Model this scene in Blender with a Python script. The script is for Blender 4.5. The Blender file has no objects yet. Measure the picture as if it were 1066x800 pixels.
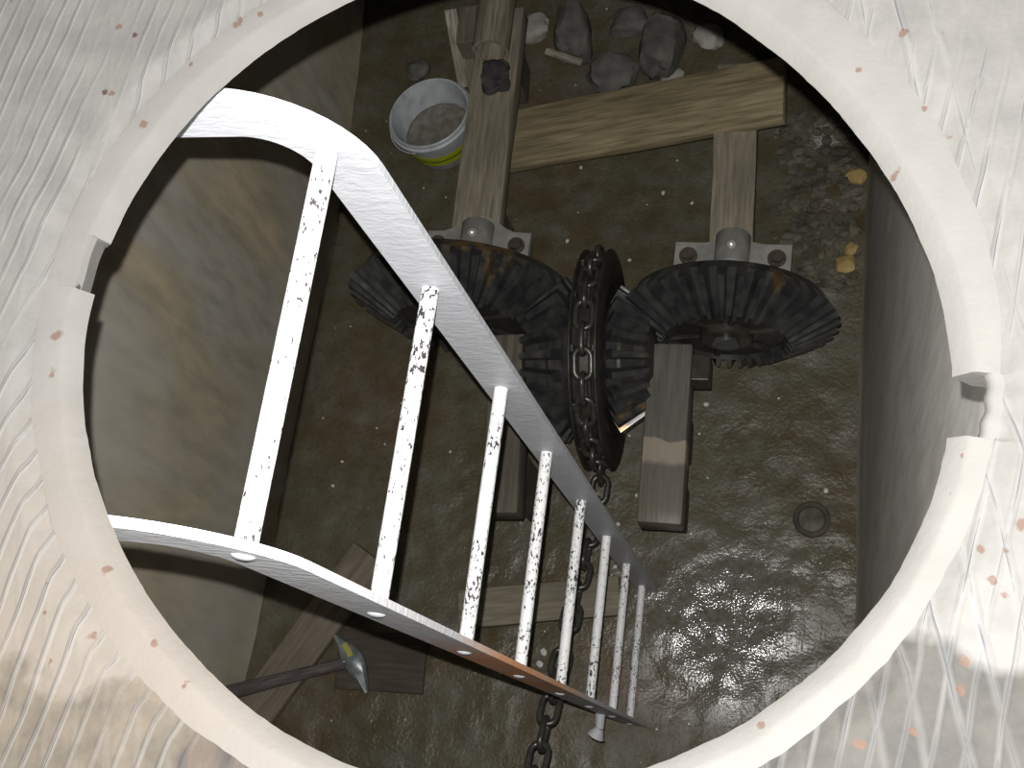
import bpy, bmesh, math, random
from mathutils import Vector, Matrix, noise as mnoise
random.seed(7)
C = bpy.context.scene.collection
R_ = math.radians

# ------------------------------------------------------------ camera, flash, sky
CAM_H = 3.08                                   # metres above the chamber floor
FPX = 1155.0                                   # focal length in pixels of a 1066 px wide frame
AX = ((0.96484114, 0.04511399, -0.25893299),   # rows: world x, y, z seen from the camera (right, down, forward)
      (0.12858451, -0.94023477, 0.31531666),
      (-0.22923261, -0.33752526, -0.91297815))
cam_d = bpy.data.cameras.new('camera')
cam_d.sensor_width = 36.0
cam_d.lens = FPX / 1066.0 * 36.0
cam_d.clip_start = 0.02
cam = bpy.data.objects.new('camera', cam_d)
C.objects.link(cam)
cam.matrix_world = Matrix(((AX[0][0], -AX[0][1], -AX[0][2], 0.0),
                           (AX[1][0], -AX[1][1], -AX[1][2], 0.0),
                           (AX[2][0], -AX[2][1], -AX[2][2], CAM_H),
                           (0, 0, 0, 1)))
bpy.context.scene.camera = cam

FLASH_POWER = 150.0
SKY = 1.5
fl = bpy.data.lights.new('camera_flash', 'POINT')      # the camera's own flash, beside the lens
fl.energy = FLASH_POWER
fl.color = (1.0, 0.985, 0.955)
fl.shadow_soft_size = 0.0032
flash = bpy.data.objects.new('camera_flash', fl)
C.objects.link(flash)
flash.location = cam.matrix_world @ Vector((-0.011, 0.030, -0.004))

world = bpy.data.worlds.new('world')
bpy.context.scene.world = world
world.use_nodes = True
bg = world.node_tree.nodes['Background']
bg.inputs[0].default_value = (1.0, 0.985, 0.965, 1)
bg.inputs[1].default_value = SKY

vs = bpy.context.scene.view_settings
vs.view_transform = 'Standard'
vs.look = 'None'
vs.gamma = 1.0
vs.exposure = 0.0
vs.use_curve_mapping = False


def at(u, v, z=0.0):
    """the point of height z that the photograph shows at pixel u, v"""
    c = ((u - 533.0) / FPX, (v - 400.0) / FPX, 1.0)
    r = [sum(AX[i][k] * c[k] for k in range(3)) for i in range(3)]
    k = (z - CAM_H) / r[2]
    return Vector((r[0] * k, r[1] * k, z))


# ------------------------------------------------------------ node helper
class NB:
    def __init__(self, name, rough=0.6, metal=0.0, spec=0.5):
        self.m = bpy.data.materials.new(name)
        self.m.use_nodes = True
        self.t = self.m.node_tree
        self.p = self.t.nodes['Principled BSDF']
        self.p.inputs['Roughness'].default_value = rough
        self.p.inputs['Metallic'].default_value = metal
        self.p.inputs['Specular IOR Level'].default_value = spec
        self.co = self.t.nodes.new('ShaderNodeTexCoord').outputs['Object']

    def _in(self, sock, v):
        if hasattr(v, 'is_output') or isinstance(v, bpy.types.NodeSocket):
            self.t.links.new(v, sock)
        else:
            if isinstance(v, tuple) and len(v) == 3 and sock.type == 'RGBA':
                v = v + (1.0,)
            sock.default_value = v

    def mapv(self, scale=(1, 1, 1), rot=(0, 0, 0), loc=(0, 0, 0), vec=None):
        n = self.t.nodes.new('ShaderNodeMapping')
        self.t.links.new(vec or self.co, n.inputs['Vector'])
        n.inputs['Scale'].default_value = scale
        n.inputs['Rotation'].default_value = rot
        n.inputs['Location'].default_value = loc
        return n.outputs[0]

    def noise(self, scale, detail=4.0, vec=None, dist=0.0, rough=0.55):
        n = self.t.nodes.new('ShaderNodeTexNoise')
        self.t.links.new(vec or self.co, n.inputs['Vector'])
        n.inputs['Scale'].default_value = scale
        n.inputs['Detail'].default_value = detail
        n.inputs['Roughness'].default_value = rough
        n.inputs['Distortion'].default_value = dist
        return n.outputs[0]

    def voro(self, scale, vec=None, out='Distance', feature='F1', rnd=1.0):
        n = self.t.nodes.new('ShaderNodeTexVoronoi')
        n.feature = feature
        self.t.links.new(vec or self.co, n.inputs['Vector'])
        n.inputs['Scale'].default_value = scale
        n.inputs['Randomness'].default_value = rnd
        return n.outputs[out]

    def ramp(self, v, *stops):
        n = self.t.nodes.new('ShaderNodeValToRGB')
        self.t.links.new(v, n.inputs[0])
        e = n.color_ramp.elements
        while len(e) < len(stops):
            e.new(0.5)
        for el, (pos, col) in zip(e, stops):
            el.position = pos
            if not isinstance(col, tuple):
                col = (col, col, col)
            el.color = col + (1.0,)
        return n.outputs[0]

    def mix(self, f, a, b, mode='MIX'):
        n = self.t.nodes.new('ShaderNodeMix')
        n.data_type = 'RGBA'
        n.blend_type = mode
        self._in(n.inputs[0], f)
        self._in(n.inputs[6], a)
        self._in(n.inputs[7], b)
        return n.outputs[2]

    def math(self, op, a, b=0.0, c=0.0, clamp=False):
        n = self.t.nodes.new('ShaderNodeMath')
        n.operation = op
        n.use_clamp = clamp
        for s, v in zip(n.inputs, (a, b, c)):
            self._in(s, v)
        return n.outputs[0]

    def xyz(self, vec=None):
        n = self.t.nodes.new('ShaderNodeSeparateXYZ')
        self.t.links.new(vec or self.co, n.inputs[0])
        return n.outputs

    def maprange(self, v, a, b, c=0.0, d=1.0):
        n = self.t.nodes.new('ShaderNodeMapRange')
        self._in(n.inputs[0], v)
        for i, q in enumerate((a, b, c, d)):
            n.inputs[i + 1].default_value = q
        return n.outputs[0]

    def bump(self, h, strength=0.4, dist=0.01, normal=None):
        n = self.t.nodes.new('ShaderNodeBump')
        n.inputs['Strength'].default_value = strength
        n.inputs['Distance'].default_value = dist
        self.t.links.new(h, n.inputs['Height'])
        if normal:
            self.t.links.new(normal, n.inputs['Normal'])
        self.t.links.new(n.outputs[0], self.p.inputs['Normal'])
        return n.outputs[0]

    def col(self, c):
        self._in(self.p.inputs['Base Color'], c)
        return self

    def rough(self, r):
        self._in(self.p.inputs['Roughness'], r)
        return self


def wood(name, dark, mid, light, rough=0.75, knots=True, scale=1.0, spec=0.3):
    dark, mid, light = [tuple(KA * q for q in c_) for c_ in (dark, mid, light)]
    b = NB(name, rough, 0, spec)
    g = b.noise(9 * scale, 6, b.mapv((0.7, 9, 9)), 0.6)
    big = b.noise(5 * scale, 3, b.mapv((0.8, 2.0, 2.0), loc=(3, 1, 2)))
    c = b.ramp(g, (0.3, dark), (0.5, mid), (0.72, light))
    c = b.mix(b.ramp(big, (0.35, 0.0), (0.7, 0.55)), c, dark)
    if knots:
        k = b.voro(2.6 * scale, b.mapv((0.8, 1.6, 0.3)))
        c = b.mix(b.ramp(k, (0.05, 0.75), (0.10, 0.0)), c, tuple(0.35 * x for x in dark))
    b.col(c)
    b.bump(g, 0.45, 0.004)
    return b.m


M = {}
KA = 1.55
# tooled paving / seat ring share spots of rust
RUST = [(55, 347, .011), (50, 388, .010), (242, 22, .008), (247, 17, .004), (128, 30, .007), (137, 27, .004), (196, 63, .006), (146, 125, .009),
        (240, 72, .005), (119, 99, .004), (203, 94, .003), (14, 4, .008), (268, 10, .007), (894, 69, .006), (940, 38, .006),
        (1002, 470, .004), (964, 110, .005), (990, 140, .006), (106, 592, .007), (95, 662, .006), (52, 609, .005), (57, 690, .005),
        (50, 640, .004), (187, 713, .006), (156, 668, .006), (793, 755, .006), (1000, 720, .007), (1002, 690, .007), (1046, 575, .006),
        (1044, 622, .006), (1019, 573, .005), (1033, 605, .004), (893, 775, .006), (951, 764, .006), (1062, 545, .008), (365, 3, .007), (936, 170, .006)]


KS = 0.51


def stone(name, tooled):
    b = NB(name, 0.82, 0, 0.25)
    x, y, z = b.xyz()
    fine = b.noise(260, 5)
    mid = b.noise(34, 5)
    big = b.noise(7, 4)
    base = b.mix(b.ramp(mid, (0.35, 0.0), (0.7, 1.0)), (0.150, 0.146, 0.138), (0.190, 0.184, 0.174))
    if not tooled:
        base = b.mix(0.6, base, (0.196, 0.188, 0.176))
    # a warm tint over the lower left of the surface
    warm = b.math('MULTIPLY', b.maprange(y, 0.22, 0.0), b.maprange(x, -0.2, -0.5), clamp=True)
    base = b.mix(b.math('MULTIPLY', warm, 0.75), base, (0.205, 0.165, 0.128))
    h = b.math('MULTIPLY', fine, 0.15)
    h = b.math('ADD', h, b.math('MULTIPLY', mid, 0.35))
    if tooled:
        wob = b.math('MULTIPLY', b.math('SUBTRACT', b.noise(4, 3), 0.5), 0.026)
        tot = None
        lime = None
        for ang, sp, seed, side in ((103.0, 0.0205, 0.0, 1), (80.5, 0.0145, 5.0, -1)):
            a = R_(ang - 90)
            f = b.math('ADD', b.math('MULTIPLY', x, math.cos(a)), b.math('MULTIPLY', y, math.sin(a)))
            f = b.math('ADD', f, wob)
            f = b.math('DIVIDE', f, sp)
            fr = b.math('ABSOLUTE', b.math('SUBTRACT', b.math('FRACT', f), 0.5))     # 0 in the middle of a groove
            gate = b.ramp(b.noise(9, 2, b.mapv((1.6, 0.8, 1), loc=(seed, seed, 0))), (0.40, 0.0), (0.56, 1.0))
            if side > 0:
                gate = b.math('MULTIPLY', gate, b.maprange(x, -0.45, -0.1))
            br = b.ramp(b.noise(60, 3, b.mapv((1, 0.35, 1), loc=(seed, 2, 0))), (0.44, 0.1), (0.60, 1.0))
            gr = b.math('MULTIPLY', b.maprange(fr, 0.034, 0.008), gate)
            gr = b.math('MULTIPLY', gr, br)
            edge = b.math('MULTIPLY', b.maprange(fr, 0.17, 0.03), b.math('ADD', b.math('MULTIPLY', gate, 0.75), 0.12))
            tot = gr if tot is None else b.math('MAXIMUM', tot, gr)
            lime = edge if lime is None else b.math('MAXIMUM', lime, edge)
        dirty = b.math('ADD', y, b.math('MULTIPLY', b.math('SUBTRACT', b.noise(12, 4), 0.5), 0.13))
        dirty = b.math('SUBTRACT', dirty, b.math('MULTIPLY', x, 0.16))
        dmask = b.maprange(dirty, 0.072, 0.060)
        base = b.mix(b.math('MULTIPLY', dmask, 0.9), base, b.mix(b.ramp(b.noise(50, 4), (0.35, 0.0), (0.65, 1.0)), b.mix(b.maprange(x, -0.1, -0.35), (0.036, 0.035, 0.032), (0.085, 0.072, 0.055)), b.mix(b.maprange(x, -0.1, -0.35), (0.064, 0.059, 0.052), (0.135, 0.112, 0.086))))
        base = b.mix(b.math('MULTIPLY', lime, 0.42), base, (0.235, 0.235, 0.235))
        base = b.mix(b.math('MULTIPLY', tot, 0.62), base, (0.07, 0.072, 0.085))
        # damp brown scab at the bottom edge of the ring
        q = at(240, 800, 2.45)
        dx = b.math('SUBTRACT', x, q.x + 0.004)
        dy = b.math('SUBTRACT', y, q.y - 0.002)
        rr = b.math('SQRT', b.math('ADD', b.math('MULTIPLY', dx, b.math('MULTIPLY', dx, 0.8)), b.math('MULTIPLY', dy, b.math('MULTIPLY', dy, 1.6))))
        rr = b.math('ADD', rr, b.math('MULTIPLY', b.math('SUBTRACT', mid, 0.5), 0.02))
        scab = b.maprange(rr, 0.040, 0.034)
        base = b.mix(b.math('MULTIPLY', scab, 0.85), base, b.ramp(b.noise(40, 3, b.mapv((2.2, 0.4, 1))), (0.4, (0.045, 0.04, 0.042)), (0.62, (0.095, 0.074, 0.058))))
        h = b.math('ADD', h, b.math('MULTIPLY', lime, 0.6))
        h = b.math('SUBTRACT', h, b.math('MULTIPLY', tot, 0.8))
    # small pits and specks
    sp = b.voro(75)
    sel = b.xyz(b.voro(75, out='Color'))[0]
    speck = b.math('MULTIPLY', b.maprange(b.math('ADD', sp, b.math('MULTIPLY', b.math('SUBTRACT', fine, 0.5), 0.5)), 0.22, 0.12), b.maprange(sel, 0.978, 0.98))
    base = b.mix(speck, base, (0.06, 0.035, 0.028))
    # rust spots where they sit
    warp = b.math('MULTIPLY', b.math('SUBTRACT', b.noise(120, 3), 0.5), 0.012)
    rm = None
    for (u, v, r) in RUST:
        q = at(u, v, 2.445)
        dx = b.math('SUBTRACT', x, q.x)
        dy = b.math('SUBTRACT', y, q.y)
        d = b.math('SQRT', b.math('ADD', b.math('MULTIPLY', dx, dx), b.math('MULTIPLY', dy, dy)))
        d = b.math('ADD', d, warp)
        s = b.maprange(d, r * 0.42, r * 0.2)
        rm = s if rm is None else b.math('MAXIMUM', rm, s)
    base = b.mix(b.math('MULTIPLY', rm, 0.8), base, b.mix(fine, (0.085, 0.045, 0.033), (0.15, 0.088, 0.062)))
    b.col(b.mix(1.0, base, (KS, KS, KS), 'MULTIPLY'))
    b.bump(h, 0.55, 0.004)
    return b.m


M['paving'] = stone('tooled_concrete', True)
M['ring'] = stone('smooth_cement', False)


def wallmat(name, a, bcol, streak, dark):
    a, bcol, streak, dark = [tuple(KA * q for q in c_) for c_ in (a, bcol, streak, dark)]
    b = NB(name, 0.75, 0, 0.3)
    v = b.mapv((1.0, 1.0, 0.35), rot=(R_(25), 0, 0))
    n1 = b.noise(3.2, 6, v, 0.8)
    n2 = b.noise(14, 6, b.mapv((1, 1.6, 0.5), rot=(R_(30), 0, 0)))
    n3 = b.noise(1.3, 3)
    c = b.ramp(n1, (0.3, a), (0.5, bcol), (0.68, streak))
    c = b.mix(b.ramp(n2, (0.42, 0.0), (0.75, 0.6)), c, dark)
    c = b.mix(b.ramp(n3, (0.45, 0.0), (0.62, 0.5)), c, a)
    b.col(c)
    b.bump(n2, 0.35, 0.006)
    return b.m


M['wall_l'] = wallmat('olive_streaked_concrete', (0.36, 0.35, 0.32), (0.33, 0.29, 0.21), (0.42, 0.35, 0.245), (0.17, 0.155, 0.125))
M['wall_r'] = wallmat('grey_concrete', (0.50, 0.49, 0.46), (0.45, 0.44, 0.405), (0.52, 0.50, 0.45), (0.30, 0.29, 0.26))
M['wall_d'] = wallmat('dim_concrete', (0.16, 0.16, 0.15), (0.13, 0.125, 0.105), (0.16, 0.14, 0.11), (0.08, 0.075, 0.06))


KM = 1.35


def mud():
    b = NB('wet_mud', 0.45, 0, 0.5)
    x, y, z = b.xyz()
    big = b.noise(1.8, 4)
    mid = b.noise(11, 5)
    fine = b.noise(85, 4)
    c = b.ramp(big, (0.34, (0.088, 0.078, 0.052)), (0.5, (0.076, 0.066, 0.038)), (0.64, (0.085, 0.060, 0.032)))
    c = b.mix(b.ramp(mid, (0.42, 0.0), (0.7, 0.65)), c, (0.122, 0.118, 0.100))
    c = b.mix(b.ramp(fine, (0.5, 0.0), (0.72, 0.5)), c, (0.040, 0.036, 0.026))
    # pale gritty silt lying where the water stands, lower right
    q = at(755, 645, 0)
    dx = b.math('SUBTRACT', x, q.x)
    dy = b.math('SUBTRACT', y, q.y)
    d = b.math('SQRT', b.math('ADD', b.math('MULTIPLY', dx, dx), b.math('MULTIPLY', dy, dy)))
    d = b.math('ADD', d, b.math('MULTIPLY', b.math('SUBTRACT', b.noise(6, 4), 0.5), 0.30))
    silt = b.maprange(d, 0.34, 0.10)
    c = b.mix(b.math('MULTIPLY', silt, b.ramp(b.noise(55, 3), (0.35, 0.15), (0.65, 0.8))), c, (0.15, 0.15, 0.145))
    grain = b.voro(150)
    chip = b.xyz(b.voro(60, out='Color'))[0]
    cm = b.math('MULTIPLY', b.maprange(b.voro(60), 0.24, 0.17), b.maprange(chip, 0.982, 0.985))
    c = b.mix(cm, c, (0.45, 0.44, 0.40))
    b.col(b.mix(1.0, c, (KM, KM, KM * 0.97), 'MULTIPLY'))
    wet = b.ramp(b.noise(2.6, 3, b.mapv(loc=(4, 2, 0))), (0.4, 0.30), (0.65, 0.55))
    b.rough(b.mix(silt, wet, (0.11, 0.11, 0.11)))
    h = b.math('ADD', b.math('MULTIPLY', mid, 0.40), b.math('MULTIPLY', fine, 0.50))
    flat = b.math('SUBTRACT', 1.0, b.math('MULTIPLY', silt, 0.93))
    n1 = b.bump(b.math('MULTIPLY', h, flat), 0.7, 0.008)
    b.bump(b.math('MULTIPLY', b.noise(175, 1.0), b.math('ADD', silt, 0.2)), 1.0, 0.00085, n1)
    return b.m


M['mud'] = mud()


def paint(name, chip_lo, chip_hi, rust=False, scale=1.0, base=(0.50, 0.51, 0.54)):
    b = NB(name, 0.5, 0, 0.4)
    n = b.noise(150 * scale, 5, b.mapv((1, 0.55, 1)))
    g = b.noise(16, 3, b.mapv((1, 1, 1), loc=(1.3, 2.2, 0.4)))
    m = b.math('ADD', n, b.math('MULTIPLY', b.math('SUBTRACT', g, 0.5), 0.5))
    c = b.mix(b.ramp(b.noise(24, 4), (0.4, 0.0), (0.7, 0.35)), base, tuple(0.8 * q for q in base))
    if rust:
        z = b.xyz()[2]
        mk = b.math('MULTIPLY', b.maprange(z, 1.85, 1.6), b.maprange(z, 0.9, 1.2), clamp=True)
        mk = b.math('MULTIPLY', mk, b.ramp(b.noise(14, 4), (0.3, 0.55), (0.55, 1.0)))
        c = b.mix(b.math('MULTIPLY', mk, 0.95), c, (0.95, 0.42, 0.18))
    c = b.mix(b.ramp(m, (chip_lo, 0.0), (chip_hi, 1.0)), c, (0.045, 0.04, 0.045))
    b.col(c)
    wr_ = b.noise(55, 5, b.mapv((1.0, 1.0, 2.2), rot=(0, R_(20), 0)), 0.5)
    b.bump(b.math('SUBTRACT', b.math('MULTIPLY', wr_, 1.5), b.ramp(m, (chip_lo, 0.0), (chip_hi, 0.5))), 0.5, 0.0018)
    return b.m


M['rail'] = paint('white_rail_paint', 0.80, 0.84)
M['rail_rust'] = paint('white_rail_paint_rusting', 0.80, 0.84, rust=True, base=(0.74, 0.74, 0.76))
M['rung'] = paint('chipped_white_paint', 0.585, 0.625, scale=1.7, base=(0.80, 0.80, 0.80))

M['plank'] = wood('weathered_pine', (0.11, 0.088, 0.05), (0.225, 0.185, 0.11), (0.34, 0.275, 0.17))
M['beam'] = wood('grey_beam_timber', (0.105, 0.09, 0.066), (0.20, 0.178, 0.135), (0.29, 0.25, 0.19), knots=False)
M['darkbeam'] = wood('dark_beam_timber', (0.05, 0.044, 0.034), (0.085, 0.076, 0.06), (0.13, 0.115, 0.09), knots=False)  # darker, flatter tones of the beam timber
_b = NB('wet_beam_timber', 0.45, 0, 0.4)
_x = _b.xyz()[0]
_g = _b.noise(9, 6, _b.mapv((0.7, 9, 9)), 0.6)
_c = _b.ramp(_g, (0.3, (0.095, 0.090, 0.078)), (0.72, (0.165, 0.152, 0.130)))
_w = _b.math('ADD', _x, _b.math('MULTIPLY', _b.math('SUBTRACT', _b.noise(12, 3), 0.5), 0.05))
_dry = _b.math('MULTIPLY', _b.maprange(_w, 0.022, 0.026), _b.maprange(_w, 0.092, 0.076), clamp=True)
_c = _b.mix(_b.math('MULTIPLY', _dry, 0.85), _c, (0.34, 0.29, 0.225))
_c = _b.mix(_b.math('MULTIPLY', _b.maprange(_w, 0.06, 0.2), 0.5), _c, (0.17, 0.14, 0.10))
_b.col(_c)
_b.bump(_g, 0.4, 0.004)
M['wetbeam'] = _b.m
M['floorplank'] = wood('pale_floor_plank', (0.10, 0.088, 0.064), (0.165, 0.145, 0.108), (0.215, 0.19, 0.145))
M['board'] = wood('grey_brown_board', (0.090, 0.074, 0.057), (0.150, 0.126, 0.098), (0.195, 0.165, 0.132), knots=False)
M['darkboard'] = wood('dark_brown_board', (0.034, 0.029, 0.021), (0.056, 0.047, 0.035), (0.085, 0.072, 0.055), knots=False)
M['lath'] = wood('flaking_lath', (0.12, 0.10, 0.07), (0.27, 0.25, 0.2), (0.42, 0.4, 0.34), knots=False, scale=2)
M['handle'] = wood('dark_handle_wood', (0.045, 0.037, 0.036), (0.085, 0.072, 0.068), (0.15, 0.13, 0.12), rough=0.5, knots=False, scale=3)


def metal(name, col, col2, rough, met=0.7, scale=30, bumpk=0.3):
    col, col2 = [tuple(min(0.9, 1.25 * q) for q in c_) for c_ in (col, col2)]
    b = NB(name, rough, met, 0.5)
    n = b.noise(scale, 5)
    b.col(b.ramp(n, (0.38, col), (0.66, col2)))
    b.bump(n, bumpk, 0.003)
    return b.m


M['iron'] = metal('black_cast_iron', (0.030, 0.029, 0.026), (0.062, 0.054, 0.042), 0.42, 0.35)
M['chain'] = metal('oily_chain_iron', (0.052, 0.052, 0.050), (0.095, 0.088, 0.075), 0.34, 0.55, 60)
M['bracket'] = metal('galvanised_bracket', (0.20, 0.20, 0.185), (0.31, 0.30, 0.265), 0.5, 0.15, 18)
M['boltiron'] = metal('bolt_iron', (0.075, 0.062, 0.048), (0.12, 0.10, 0.08), 0.45, 0.4, 50)
M['nipple'] = metal('bright_nipple', (0.75, 0.74, 0.68), (0.85, 0.84, 0.78), 0.25, 0.5, 50)
M['shaft'] = metal('shaft_steel', (0.09, 0.095, 0.10), (0.16, 0.16, 0.155), 0.35, 0.6, 25)


def teethmat():
    b = NB('iron_teeth_wear_glint', 0.29, 0.45, 0.5)
    n = b.noise(24, 5)
    n2 = b.noise(5.5, 3, b.mapv(loc=(2.7, 0.4, 1.2)))
    c = b.ramp(n, (0.38, (0.048, 0.051, 0.053)), (0.66, (0.115, 0.113, 0.104)))
    c = b.mix(b.ramp(b.math('ADD', n2, b.math('MULTIPLY', n, 0.25)), (0.78, 0.0), (0.83, 0.6)), c, (0.33, 0.20, 0.07))  # orange patches: rusty wear, and painted-in glints of light on the teeth
    b.col(c)
    b.bump(n, 0.3, 0.002)
    return b.m


M['teeth'] = teethmat()
M['hammersteel'] = metal('hammer_steel', (0.20, 0.235, 0.245), (0.34, 0.375, 0.38), 0.32, 0.6, 40)
M['yellow'] = NB('worn_yellow_paint', 0.5).col((0.40, 0.37, 0.07)).m
_b = NB('milky_plastic', 0.38, 0, 0.5)
_n = _b.noise(22, 5)
_b.col(_b.ramp(_n, (0.35, (0.62, 0.66, 0.70)), (0.62, (0.50, 0.53, 0.55)), (0.75, (0.36, 0.37, 0.35))))
M['plastic'] = _b.m
M['lime'] = NB('lime_label', 0.45).col((0.46, 0.52, 0.02)).m
M['limedark'] = NB('label_stripe', 0.45).col((0.06, 0.09, 0.03)).m
_b = NB('grey_slurry', 0.25, 0, 0.5)
_n = _b.noise(40, 4)
_b.col(_b.ramp(_n, (0.35, (0.17, 0.16, 0.13)), (0.65, (0.29, 0.27, 0.225))))
_b.bump(_n, 0.35, 0.01)
M['slurry'] = _b.m


def rockmat(name, a, c):
    a, c = [tuple(min(0.8, KA * q) for q in c_) for c_ in (a, c)]
    b = NB(name, 0.85, 0, 0.25)
    n = b.noise(16, 6)
    b.col(b.ramp(n, (0.35, a), (0.68, c)))
    b.bump(n, 0.6, 0.01)
    return b.m


M['rock'] = rockmat('grey_rock', (0.070, 0.067, 0.060), (0.135, 0.13, 0.116))
M['palerock'] = rockmat('pale_rock', (0.20, 0.19, 0.17), (0.36, 0.35, 0.31))
M['gravel'] = rockmat('wet_gravel', (0.045, 0.042, 0.031), (0.125, 0.117, 0.090))
M['ochre'] = rockmat('ochre_pebble', (0.24, 0.16, 0.06), (0.40, 0.30, 0.13))
M['chip'] = rockmat('white_chip', (0.42, 0.41, 0.38), (0.6, 0.59, 0.55))
M['rag'] = rockmat('black_rag', (0.026, 0.024, 0.026), (0.055, 0.050, 0.050))
M['rubber'] = rockmat('dark_rubber', (0.035, 0.032, 0.028), (0.07, 0.065, 0.05))


# ------------------------------------------------------------ mesh helpers
def obj(name, bm, mat, parent=None, smooth=False, loc=None, mw=None):
    bmesh.ops.recalc_face_normals(bm, faces=bm.faces)
    me = bpy.data.meshes.new(name)
    bm.to_mesh(me)
    bm.free()
    me.materials.append(mat)
    if smooth:
        for p in me.polygons:
            p.use_smooth = True
    o = bpy.data.objects.new(name, me)
    C.objects.link(o)
    if parent:
        o.parent = parent
    if mw is not None:
        o.matrix_world = mw
    elif loc is not None:
        o.location = loc
    return o


def auto(o, ang=35):
    """smooth shading that keeps edges sharper than ang"""
    me = o.data
    bm = bmesh.new()
    bm.from_mesh(me)
    for f in bm.faces:
        f.smooth = True
    for e in bm.edges:
        if len(e.link_faces) == 2 and e.calc_face_angle(0) > R_(ang):
            e.smooth = False
    bm.to_mesh(me)
    bm.free()
    return o


def tag(o, label, cat, group=None, kind=None):
    o['label'] = label
    o['category'] = cat
    if group:
        o['group'] = group
    if kind:
        o['kind'] = kind
    return o


def struct(o):
    o['kind'] = 'structure'
    return o


def thing(name, label, cat, mw, group=None):
    o = bpy.data.objects.new(name, None)
    o.empty_display_size = 0.05
    C.objects.link(o)
    o.matrix_world = mw
    return tag(o, label, cat, group)


def box(bm, lo, hi, bev=0.0, mw=None, seg=2):
    r = bmesh.ops.create_cube(bm, size=1.0)
    vs_ = r['verts']
    for v in vs_:
        v.co = Vector([lo[i] + (v.co[i] + 0.5) * (hi[i] - lo[i]) for i in range(3)])
    if bev > 0:
        es = list({e for v in vs_ for e in v.link_edges})
        rb = bmesh.ops.bevel(bm, geom=es, offset=bev, segments=seg, affect='EDGES', profile=0.5)
        vs_ = list({v for f in rb['faces'] for v in f.verts} | {v for v in vs_ if v.is_valid})
    if mw is not None:
        bmesh.ops.transform(bm, matrix=mw, verts=vs_)
    return vs_


def lathe(bm, prof, n=48, axis='Z', closed=False, off=(0, 0, 0)):
    """prof: list of (radius, height) turned about the axis"""
    rings = []
    for r, h in prof:
        ring = []
        for k in range(n):
            a = 2 * math.pi * k / n
            c, s = r * math.cos(a), r * math.sin(a)
            p = {'Z': (c, s, h), 'Y': (c, h, s), 'X': (h, c, s)}[axis]
            ring.append(bm.verts.new(Vector(p) + Vector(off)))
        rings.append(ring)
    m = len(rings)
    for i in range(m if closed else m - 1):
        a, b2 = rings[i], rings[(i + 1) % m]
        for k in range(n):
            bm.faces.new((a[k], a[(k + 1) % n], b2[(k + 1) % n], b2[k]))
    if not closed:
        if prof[0][0] > 1e-6:
            bm.faces.new(rings[0][::-1])
        if prof[-1][0] > 1e-6:
            bm.faces.new(rings[-1])
    return rings


def cyl(bm, p0, p1, r, n=16, r1=None):
    p0, p1 = Vector(p0), Vector(p1)
    d = (p1 - p0).normalized()
    u = d.orthogonal().normalized()
    w = d.cross(u)
    r1 = r if r1 is None else r1
    A, B = [], []
    for k in range(n):
        a = 2 * math.pi * k / n
        q = u * math.cos(a) + w * math.sin(a)
        A.append(bm.verts.new(p0 + q * r))
        B.append(bm.verts.new(p1 + q * r1))
    for k in range(n):
        bm.faces.new((A[k], A[(k + 1) % n], B[(k + 1) % n], B[k]))
    bm.faces.new(A[::-1])
    bm.faces.new(B)


def hexhead(bm, c, r, h, ax='Z', turn=0.2):
    c = Vector(c)
    d = {'Z': Vector((0, 0, 1)), 'Y': Vector((0, 1, 0)), 'X': Vector((1, 0, 0))}[ax]
    cyl(bm, c, c + d * h * 0.35, r * 1.35, 20)
    cyl(bm, c + d * h * 0.35, c + d * h, r, 6)


def board_obj(name, mat, px, z0, z1, thick, width=None, rough_ends=0.004, bev=0.004, seed=0):
    """a board whose top centre line runs between two pixels at two heights; local x runs along it"""
    a = at(px[0], px[1], z0)
    b = at(px[2], px[3], z1)
    d = b - a
    L = d.length
    ux = d.normalized()
    uy = Vector((0, 0, 1)).cross(ux).normalized()
    uz = ux.cross(uy)
    mw = Matrix((ux, uy, uz)).transposed().to_4x4()
    mw.translation = (a + b) / 2
    bm = bmesh.new()
    box(bm, (-L / 2, -width / 2, -thick), (L / 2, width / 2, 0), bev)
    bmesh.ops.subdivide_edges(bm, edges=[e for e in bm.edges if e.calc_length() > L * 0.5], cuts=14, use_grid_fill=True)
    for v in bm.verts:
        n = mnoise.noise_vector(Vector((v.co.x * 4 + seed, v.co.y * 9, v.co.z * 9)))
        v.co += Vector((n.x * rough_ends, n.y * rough_ends * 0.8, n.z * 0.0015))
    return auto(obj(name, bm, mat, mw=mw), 40)


# ------------------------------------------------------------ the chamber
XL, XR, YF, YB = -1.560, 0.143, -0.62, 3.25
ZS = CAM_H - 0.64                 # level of the seat ring
SLAB = 0.062                      # its thickness


def slab_wall(name, lo, hi, mat, sub=None):
    bm = bmesh.new()
    box(bm, lo, hi)
    return struct(obj(name, bm, mat))


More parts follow.
